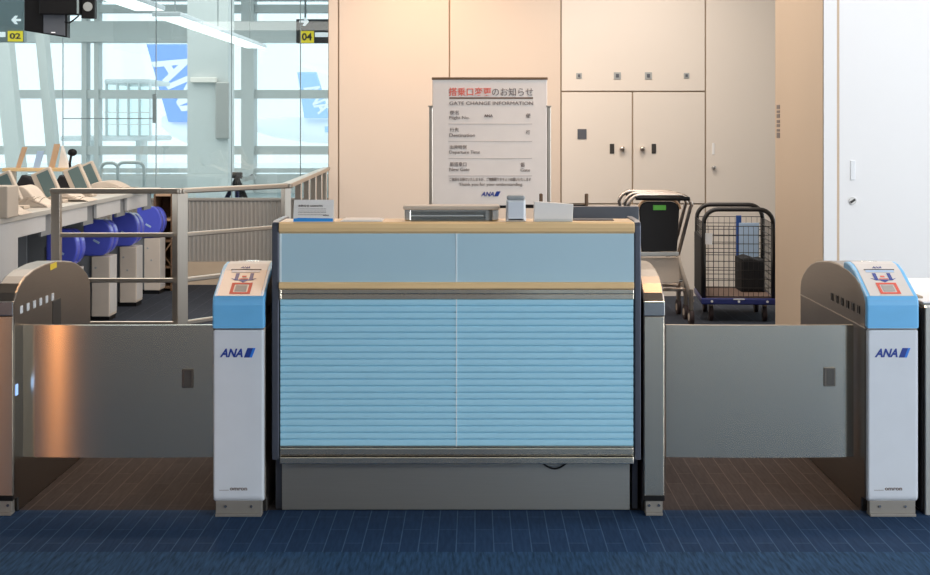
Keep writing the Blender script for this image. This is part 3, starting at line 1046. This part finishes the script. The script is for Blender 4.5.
cover('low cream keyboard cover in the near corner of the desk', 12, 8.55, 26, 9)
cover('low cream keyboard cover in the middle of the desk, right of the second terminal', 72, 10.05, 40, 11)
cover('long low cream cover near the far end of the desk', 118, 11.35, 48, 12)

# wooden shelf at the back of the desk and the boards on it
d_ = 11.9
b = MB()
b.box(X(2, d_), X(74, d_), d_, d_ + .22, Z(171.5, d_), Z(168, d_), .003)
for p in (6, 36, 70):
    b.box(X(p, d_), X(p + 3, d_), d_ + .02, d_ + .2, ZD, Z(171, d_), .002)
o = b.build('desk_shelf', 'wood', None); o.location = (0, 0, 0); tag(o, 'orange wooden shelf riser behind the tilted terminals', 'shelf')
def board(label, pts, d, m, name, cat, th=.02, base=None):
    bb = MB(); bb.prism([(X(a, d), Z(c, d)) for a, c in pts], d, d + th, 'y', .002)
    o = bb.build(name, m, None); return tag(o, label, cat)
board('tan slanted document board standing left on the wooden shelf', [(15.5, 168), (20, 168), (27, 147), (22, 147)], d_ + .05, 'tan_board', 'document_board', 'board')
board('tan slanted document board standing on the shelf beside the white card', [(48.5, 168), (54, 168), (60, 144), (54, 144)], d_ + .05, 'tan_board', 'document_board', 'board')
board('white triangular card standing on the shelf beside the black desk phone', [(58, 168), (69, 168), (61.5, 145.5)], d_ + .1, 'paper', 'tent_card', 'card', .06)
board('teal slanted file holder standing on the shelf between the tan boards', [(33, 168), (39, 168), (44, 151), (37, 151)], d_ + .05, 'lightblue', 'file_holder', 'file')
r = thing('desk_phone', 'black desk phone with raised handset at the right end of the shelf', 'phone', (X(69, 11.7), 11.7, ZD))
b = MB(); b.box(-.05, .05, 0, .12, 0, .10, .01); b.build('body', 'black', r)
b = MB(); b.tube([(0, .06, .1), (-.01, .06, .2), (.0, .06, .26)], .010, 8); b.build('neck', 'black', r)
b = MB(); b.ball((.01, .06, .285), .036, 1, .8, .8); b.build('head', 'black', r)
for k_, (p, lb) in enumerate(((62, 'black cloth bundle under the shelf, right of the second terminal'), (24, 'black cloth bundle under the shelf, right of the first terminal'))):
    b = MB(); dd = 10.9
    b.prism([(-.06, 0), (-.055, .08), (-.02, .14), (.03, .125), (.10, .07), (.07, .05), (.085, .0)], 0, .12, 'y', .012, seg=3)
    o = b.build('cloth_bundle', 'cloth_black', None, (X(p, dd), dd, ZD)); tag(o, lb, 'cloth')

# wooden shelf unit at the end of the desks
d_ = 12.99
r = thing('wooden_shelf', 'brown wooden shelf with crossed brace at the far end of the desk row', 'shelf', (X(163, d_), d_, 0))
w = 8.5 * d_ / F
hgt = Z(194, d_)
for s in (-1, 1):
    b = MB(); b.box(s * w - .008, s * w + .008, 0, .3, 0, hgt, .002); b.build('side', 'brown', r)
for z in (.03, .2, .42, .6, hgt - .01):
    b = MB(); b.box(-w, w, .003, .297, z - .01, z + .01, .002); b.build('shelf_board', 'brown' if z < .5 else 'tan_board', r)
for s in (-1, 1):
    b = MB(); b.tube([(-w * s, -.004, .21), (w * s, -.004, .41)], .007, 6); b.build('brace', 'brown', r)
b = MB(); b.box(-w, w, .28, .297, 0, hgt); b.build('back', 'brown', r)

# ================================================================== THROUGH THE GLASS
# tripod
d_ = 14.3
r = thing('tripod', 'black tripod with folded arms standing behind the glass partition', 'tripod', (X(237, d_), d_, 0))
s_ = d_ / F
zt_ = Z(176, d_)
for (bx, by) in ((-.33, -.10), (.30, -.12), (.06, .30)):
    b = MB(); b.tube([(0, 0, zt_ - .02), (bx * 1.35, by, .01)], .022, 8); b.build('leg', 'black', r)
b = MB(); b.cyl((0, 0, zt_ - .45), .018, .45, 'z', 12); b.build('column', 'black', r)
b = MB(); b.box(-.05, .05, -.03, .03, zt_ - .02, zt_ + .035, .008); b.tube([(-.04, 0, zt_ + .02), (.08, -.02, zt_ - .03), (.15, -.02, zt_ + .01)], .012, 8); b.build('head', 'black', r)
b = MB(); b.box(.05, .17, -.04, .0, zt_ - .04, zt_ + .0, .005, rot=(0, -.2, 0)); b.build('clamp', 'white', r)

# linear ceiling fixture
r = thing('linear_ceiling_light', 'long white linear ceiling light receding beyond the glass', 'light', (-4.09, 24.5, 2.9))
hw = .062
for i in range(5):
    y0, y1 = -4.1 + i * 1.7, -4.1 + (i + 1) * 1.7 - .06
    b = MB(); b.box(-.19, .19, y0, y1, -.06, .0, .01); h_ = b.build('housing', 'white', r)
    b = MB(); b.box(-.18, .18, y0 + .04, y1 - .04, -.066, -.058, .002); b.build('diffuser', 'lamp', h_)
for y in (-3.5, 0, 3.5):
    b = MB(); b.cyl((0, y, 0), .01, 1.5, 'z', 8); b.build('hanger', 'grey_plastic', r)
r2 = thing('linear_ceiling_light', 'white linear ceiling light at the top, left of the longer one', 'light', (-4.09, 18.3, 2.9))
b = MB(); b.box(-.19, .19, -1.5, 1.1, -.06, .0, .01); h_ = b.build('housing', 'white', r2)
b = MB(); b.box(-.18, .18, -1.45, 1.05, -.066, -.058, .002); b.build('diffuser', 'lamp', h_)
b = MB(); b.cyl((0, 0, 0), .01, 1.5, 'z', 8); b.build('hanger', 'grey_plastic', r2)

# hanging direction signs
def hanging_sign(label, d, p0, p1, y0, y1, face, num, mirror, textpx, arrow_c):
    cx_ = X((p0 + p1) / 2, d)
    t = thing('direction_sign', label, 'sign', (cx_, d, Z(y1, d)))
    k = d / F
    zb_ = Z(y1, d)
    def lx(p): return X(p, d) - cx_
    def lz(y): return Z(y, d) - zb_
    b = MB(); b.box(lx(p0), lx(p1), 0, .12, 0, lz(y0), .01); pn = b.build('panel', face, t)
    ax, ay = arrow_c
    q = [(-5, -1.1), (.2, -1.1), (.2, -1.1), (-2, -4.2), (.8, -4.2), (4.6, 0), (.8, 4.2), (-2, 4.2), (.2, 1.1), (-5, 1.1)]
    q = [q[0], q[1]] + q[3:]
    m_ = -1 if mirror else 1
    b = MB(); b.prism([(lx(ax + m_ * u), lz(ay + v)) for u, v in q], -.012, 0, 'y'); b.build('arrow', 'arrow', pn)
    (a0, a1, c0, c1) = num[1]
    b = MB(); b.box(lx(a0), lx(a1), -.012, 0, lz(c1), lz(c0)); pl = b.build('number_plate', 'sign_yellow', pn)
    b = MB(); b.text(num[0], (lx(a0 + 2), -.014, lz(c1 - 2.4)), (a1 - a0 - 4) * k, (c1 - c0 - 4.5) * k, bold=.03); b.build('number', 'dark_ink', pl)
    (a0, a1, c0, c1) = textpx
    b = MB(); b.box(lx(a0), lx(a1), -.012, 0, lz(c1), lz(c0)); b.build('text_plate', 'arrow', pn)
    for s in (-.3, .3):
        b = MB(); b.cyl((s * (lx(p1) - lx(p0)), .06, lz(y0)), .012, 4.4 - Z(y0, d), 'z', 8); b.build('hanger', 'grey_plastic', t)
    return t
hanging_sign('dark hanging direction sign with white arrow and yellow number beside the beige wall', 18, 296, 340, 19, 43, 'sign_body', ('04', (300, 314, 31, 43)), False, (315, 339, 32.5, 37), (304.5, 21.5))
hanging_sign('grey hanging direction sign with white arrow at the top left corner', 18, -24, 24, -8, 42, 'sign_grey', ('02', (8, 23, 31, 41.5)), True, (-20, 5.5, 32, 37), (16, 20))

# hanging black display cluster
d_ = 12.0
r = thing('ceiling_monitor', 'black monitor cluster hanging from the ceiling at the top left', 'monitor', (X(46, d_), d_, Z(37, d_)))
zb_ = Z(37, d_); cx_ = X(46, d_)
def lx(p): return X(p, d_) - cx_
def lz(y): return Z(y, d_) - zb_
b = MB(); b.prism([(lx(24), lz(30.5)), (lx(67), lz(37.5)), (lx(67), lz(-14)), (lx(24), lz(-20))], 0, .10, 'y', .008); b.build('body', 'black', r)
b = MB(); b.prism([(lx(44), lz(33)), (lx(65.5), lz(36)), (lx(65.5), lz(14)), (lx(44), lz(13))], -.02, .0, 'y', .004); sc_ = b.build('lower_unit', 'monitor_dark', r)
b = MB(); b.box(lx(52), lx(56), -.023, -.02, lz(33), lz(32.2)); b.build('status_mark', 'arrow', sc_)
b = MB(); b.box(lx(42), lx(82), -.08, .06, lz(15), lz(-22), .008); b.build('upper_unit', 'black', r)
b = MB(); b.box(lx(79.5), lx(81.5), -.083, -.07, lz(14.5), lz(-12), .001); b.build('green_edge', 'gasket', r)
b = MB(); b.box(lx(82), lx(95.5), -.03, .05, lz(18.5), lz(-14), .006); sp_ = b.build('speaker_box', 'black', r)
b = MB(); b.cyl((lx(89), -.03, lz(7)), 4.6 * d_ / F, -.012, 'y', 24); b.build('round_lens', 'grey_plastic', sp_, label='round grey lens')
b = MB(); b.tube([(lx(66), -.03, lz(22)), (lx(70), -.035, lz(23.5)), (lx(74), -.035, lz(21)), (lx(80), -.035, lz(16))], .006, 6); b.build('cable', 'black', r)
b = MB(); b.cyl((0, .05, lz(-14)), .03, 3.3 - Z(-14, d_), 'z', 12); b.build('ceiling_pole', 'black', r)

# wall box inside concourse
d_ = 26.9
b = MB(); b.box(-.12, .12, 0, .1, 0, 1.0, .02)
o = b.build('wall_cabinet', 'steel_panel_reader', None, (X(222, d_), d_, Z(139, d_))); tag(o, 'slim pale cabinet on the broad grey pillar beyond the glass', 'cabinet')
b = MB(); b.box(X(190.5, d_) - X(203, d_), X(216.5, d_) - X(203, d_), -.03, .1, 0, 5 * d_ / F, .01)
o = b.build('wall_sign', 'print', None, (X(203, d_), d_, Z(82.5, d_))); tag(o, 'small pale strip sign on the broad grey pillar', 'sign')

# bench frames behind glass
d_ = 20
r = thing('barrier_frame', 'pale tubular barrier with rounded corners beyond the glass', 'barrier', (X(122, d_), d_, 0))
for a, c in ((101, 118), (112, 139)):
    x0, x1, zt_ = X(a, d_) - X(122, d_), X(c, d_) - X(122, d_), Z(163, d_)
    b = MB(); rr_ = .08
    pts = [(x0, 0, 0), (x0, 0, zt_ - rr_)] + [(u, 0, v) for u, v in arc(x0 + rr_, zt_ - rr_, rr_, 180, 90, 5)] + [(u, 0, v) for u, v in arc(x1 - rr_, zt_ - rr_, rr_, 90, 0, 5)] + [(x1, 0, 0)]
    b.tube([(p_[0], (.0 if a == 101 else .3), p_[2]) for p_ in pts], .022, 8); b.build('hoop', 'facade', r)

# glazed boarding bridge outside
d_ = 45
r = thing('boarding_bridge', 'pale glazed boarding bridge standing outside the far windows, left of the blue tail', 'bridge', (X(128, d_), d_, -5))
def bx_(p): return X(p, d_) - X(128, d_)
def bz_(y): return Z(y, d_) + 5
b = MB(); b.box(bx_(104), bx_(150), 0, 3, bz_(84), bz_(79), .05); b.box(bx_(60), bx_(152), 0, 3, bz_(141), bz_(136), .05); b.build('roof_and_floor', 'facade', r)
b = MB()
for p in (105, 116, 127, 138, 149): b.box(bx_(p), bx_(p + 1.2), 0, .2, bz_(137), bz_(83))
for y_ in (98, 112, 124): b.box(bx_(104), bx_(150), .02, .15, bz_(y_ + .8), bz_(y_))
b.build('window_frame', 'facade', r)
b = MB(); b.box(bx_(104), bx_(150), .2, .25, bz_(137), bz_(83)); b.build('glazing', 'glass', r)
for p in (80, 128): 
    b = MB(); b.box(bx_(p), bx_(p + 5), 1, 2, 0, bz_(140), .03); b.build('support', 'facade', r)
# aircraft outside
def aircraft(label, d, fin, m, letters, fus):
    t = thing('aircraft', label, 'aircraft', (X(fus[0], d), d, -5))
    o0 = X(fus[0], d)
    b = MB(); b.prism([(X(a, d) - o0, Z(c, d) + 5) for a, c in fin], 0, .5, 'y', .08); tl = b.build('tail_fin', m, t)
    if letters:
        s, (lx_, ly_), w_, h_, ang = letters
        u = Vector((math.cos(ang), 0, math.sin(ang))); v = Vector((-math.sin(ang), 0, math.cos(ang)))
        b = MB(); b.text(s, (X(lx_, d) - o0, -.02, Z(ly_, d) + 5), w_, h_, u=u, v=v, shear=.2, bold=.03, ext=.03); b.build('tail_lettering', 'aircraft', tl)
    x0, x1, zc, rad = X(fus[1], d) - o0, X(fus[2], d) - o0, Z(fus[3], d) + 5, fus[4] * d / F
    b = MB()
    n = 20
    rings = [(x0, rad * .35), (x0 + (x1 - x0) * .15, rad * .7), (x0 + (x1 - x0) * .35, rad * .95), (x0 + (x1 - x0) * .5, rad), (x1, rad)]
    vs = [[b.bm.verts.new((x, 1 + math.cos(2 * math.pi * k / n) * q, zc + math.sin(2 * math.pi * k / n) * q + (rad - q) * .6)) for k in range(n)] for x, q in rings]
    for i in range(len(vs) - 1):
        for k in range(n):
            f_ = b.bm.faces.new((vs[i][k], vs[i][(k + 1) % n], vs[i + 1][(k + 1) % n], vs[i + 1][k])); f_.smooth = True
    b.bm.faces.new(vs[0][::-1]); b.bm.faces.new(vs[-1])
    bmesh.ops.recalc_face_normals(b.bm, faces=b.bm.faces)
    fo = b.build('fuselage', 'aircraft', t)
    b = MB(); b.box(x0 + (x1 - x0) * .45, x1, 1 - rad * 1.01, 1 - rad * .9, zc - rad * .18, zc + rad * .25); b.build('stripe', m, fo)
    for xx in (x0 + (x1 - x0) * .6, x0 + (x1 - x0) * .85):
        b = MB(); b.cyl((xx, 1.0, 0), .35, zc - rad * .8, 'z', 10); b.build('landing_gear', 'grey_plastic', fo)
    return t
aircraft('white aircraft with blue tail and white letters outside the far windows, centre left', 70, [(146, 44), (186, 44), (196, 122), (168, 122)], 'tail_blue',
         ('ANA', (151, 62), 3.6, 1.5, math.radians(-58)), (175, 158, 225, 128, 16))
aircraft('white aircraft with pale blue tail outside the far windows, beside the beige wall', 80, [(297, 72), (316, 72), (330, 118), (304, 118)], 'tail_pale',
         ('ANA', (303, 88), 1.6, .8, math.radians(-60)), (315, 246, 420, 130, 14))

# ================================================================== LUGGAGE TROLLEYS
def trolley(label, x, y, rz, board_on):
    t = thing('luggage_trolley', label, 'trolley', (x, y, 0), rz, 'nested luggage trolleys')
    W = .225
    # handle hoop: two slanted legs joined by a rounded top
    hoop = []
    zt_, rr_ = .912, .09
    hoop += [(-.14, .08, .47), (-W * .96, .01, zt_ - rr_)]
    hoop += [(u, -.0, v) for u, v in arc(-W + rr_, zt_ - rr_, rr_, 170, 90, 5)]
    hoop += [(u, -.0, v) for u, v in arc(W - rr_, zt_ - rr_, rr_, 90, 10, 5)]
    hoop += [(W * .96, .01, zt_ - rr_), (.14, .08, .47)]
    b = MB(); b.tube(hoop, .013, 10); b.build('handle_hoop', 'chrome', t)
    b = MB(); b.tube([(-W + .05, -.02, .89), (W - .02, -.02, .885)], .014, 10); b.build('brake_bar', 'black', t)
    for q_ in (-1, 1):
        b = MB(); b.tube([(q_ * .14, .08, .50), (q_ * .155, .07, .42), (q_ * .232, .02, .16)], .015, 8); b.build('strut', 'cream', t)
    b = MB(); b.tube([(-.15, .09, .46), (.15, .09, .46)], .010, 8); b.tube([(-W * .82, .13, .30), (W * .82, .13, .30)], .010, 8); b.build('cross_tube', 'chrome', t)
    b = MB()
    b.tube([(-W * .85, .10, .24), (-W * .8, .75, .17)], .013, 8); b.tube([(W * .85, .10, .24), (W * .8, .75, .17)], .013, 8)
    for k in range(5):
        yy = .14 + k * .14
        b.tube([(-W * .8, yy, .235 - (yy - .1) * .1), (W * .8, yy, .235 - (yy - .1) * .1)], .007, 6)
    b.build('base_frame', 'chrome', t)
    for s in (-1, 1):
        b = MB(); b.box(s * W - .012, s * W + .012, -.0, .05, .10, .25, .004); f_ = b.build('castor_fork', 'steel_side', t)
        b = MB(); b.cyl((s * W - .014, .03, .055), .055, .028, 'x', 20); wh = b.build('wheel', 'tyre', f_)
        b = MB(); b.cyl((s * W - .016, .03, .055), .026, .032, 'x', 16); b.build('hub', 'cream', f_)
    b = MB(); b.cyl((-.015, .74, .05), .05, .03, 'x', 18); b.box(-.02, .02, .72, .76, .06, .17, .002); b.build('front_wheel', 'tyre', t)
    if board_on:
        b = MB(); b.prism([(-.125, .515), (.125, .515), (.142, .81)] + arc(.077, .80, .065, 10, 90, 6) + arc(-.077, .80, .065, 90, 170, 6) + [(-.142, .81)], .02, .045, 'y', .006)
        bo = b.build('advert_board', 'black', t, label='black board')
        rim = [(u, .03, v + .004) for u, v in arc(-.077, .80, .072, 175, 90, 6)] + [(u, .03, v + .004) for u, v in arc(.077, .80, .072, 90, 5, 6)]
        b = MB(); b.tube(rim, .009, 8); b.build('board_rim', 'tan_board', bo)
        b = MB(); b.box(-.045, .045, .014, .022, .805, .84, .002); b.build('green_label', 'green', bo, label='green label')
        b = MB(); b.box(-.135, .135, .0, .05, .485, .512, .004); b.build('tray_edge', 'grey_plastic', t)
        b = MB(); b.box(-.15, .15, .06, .075, .29, .47, .004); b.build('rear_plate', 'cream', t, label='cream sheet')
    return t
dt = 10.75
trolley('luggage trolley with black board and green label, front of the nested row beside the counter', X(660, dt), dt, math.radians(4), True)
trolley('luggage trolley nested second, its bright hoop showing behind the black board', X(655.5, dt + .30), dt + .30, math.radians(4), False)
trolley('luggage trolley nested last in the row, nearest the beige wall', X(649, dt + .60), dt + .60, math.radians(4), False)

# ================================================================== CAGE CART
dcf = 10.95
r = thing('cage_cart', 'dark wire cage cart with deep blue deck rim, beside the tan column', 'cart', (X(738.5, dcf), dcf, 0), math.radians(-4))
W, D = .245, .66
ZH = .80
def uhoop(y, zb_, zt_, w_, rad_, rr_):
    return [(-w_, y, zb_), (-w_, y, zt_ - rr_)] + [(u, y, v) for u, v in arc(-w_ + rr_, zt_ - rr_, rr_, 180, 90, 6)] + [(u, y, v) for u, v in arc(w_ - rr_, zt_ - rr_, rr_, 90, 0, 6)] + [(w_, y, zt_ - rr_), (w_, y, zb_)]
for y_ in (0, D):
    b = MB(); b.tube(uhoop(y_, .17, ZH, W, .015, .10), .016, 12); b.build('handle_hoop', 'black_tube', r)
b = MB(); b.box(-W - .02, W + .02, -.03, D + .03, .125, .17, .008); dk = b.build('deck_rim', 'cart_blue', r)
b = MB(); b.box(-W + .005, W - .005, .0, D, .17, .178, .002); b.build('deck_mat', 'deck', r)
for u in (-.19, .0, .20):
    b = MB(); b.cyl((u, -.03, .148), .009, -.004, 'y', 12); b.build('bolt', 'white', dk)
b = MB(); b.box(-.04, .04, -.034, -.029, .16, .169, .001); b.build('white_tag', 'white', dk)
def mesh_side(name, p0, p1, z0, z1, nv, nh):
    p0, p1 = Vector(p0), Vector(p1)
    bb = MB()
    for i in range(nv + 1):
        q = p0.lerp(p1, i / nv)
        bb.tube([(q.x, q.y, z0), (q.x, q.y, z1)], .0016, 5)
    for j in range(nh + 1):
        z = z0 + (z1 - z0) * j / nh
        bb.tube([(p0.x, p0.y, z), (p1.x, p1.y, z)], .0028, 5)
    return bb.build(name, 'black_tube', r)
mesh_side('wire_panel', (-W, .0, 0), (-W, D, 0), .18, .70, 14, 11)
mesh_side('wire_panel', (W, .0, 0), (W, D, 0), .18, .70, 14, 11)
mesh_side('wire_panel', (-W, D, 0), (W, D, 0), .18, .71, 12, 11)
mesh_side('wire_panel', (-W, .0, 0), (W, .0, 0), .18, .68, 14, 8)
b = MB(); b.box(.045, .085, D - .03, D - .015, .18, .72, .004); b.build('blue_strap', 'cart_blue_bright', r, label='blue upright strap')
b = MB(); b.box(-W + .004, -W + .06, -.012, -.008, .55, .63, .001, rot=(0, .05, 0)); b.build('white_tag', 'white', r)
b = MB(); b.box(-W - .02, -W + .0, .0, D, .18, .60, .006); b.build('side_cover', 'cloth_black', r, label='dark side cover')
for sx_ in (-1, 1):
    for y_ in (.06, D - .06):
        b = MB(); b.box(sx_ * .19 - .016, sx_ * .19 + .016, y_ - .02, y_ + .02, .06, .126, .003); f_ = b.build('castor_fork', 'steel_side', r)
        b = MB(); b.cyl((sx_ * .19 - .014, y_, .055), .055, .028, 'x', 20); b.build('wheel', 'tyre', f_)
b = MB(); b.prism([(-.0, 0), (.0, .24), (.06, .255), (.13, .23), (.17, .235), (.17, 0)], 0, .3, 'y', .02, seg=3)
o = b.build('black_bag', 'cloth_black', None, (X(738.5, dcf) + .075, dcf + .30, .18)); tag(o, 'black cloth bag slumped in the right half of the cage cart', 'bag')
b = MB(); b.box(0, .15, 0, .02, 0, .485, .003)
o = b.build('pale_board', 'lightblue', None, (X(738.5, dcf) + .11, dcf + .61, .18)); tag(o, 'pale blue board standing inside the back of the cage cart', 'board')
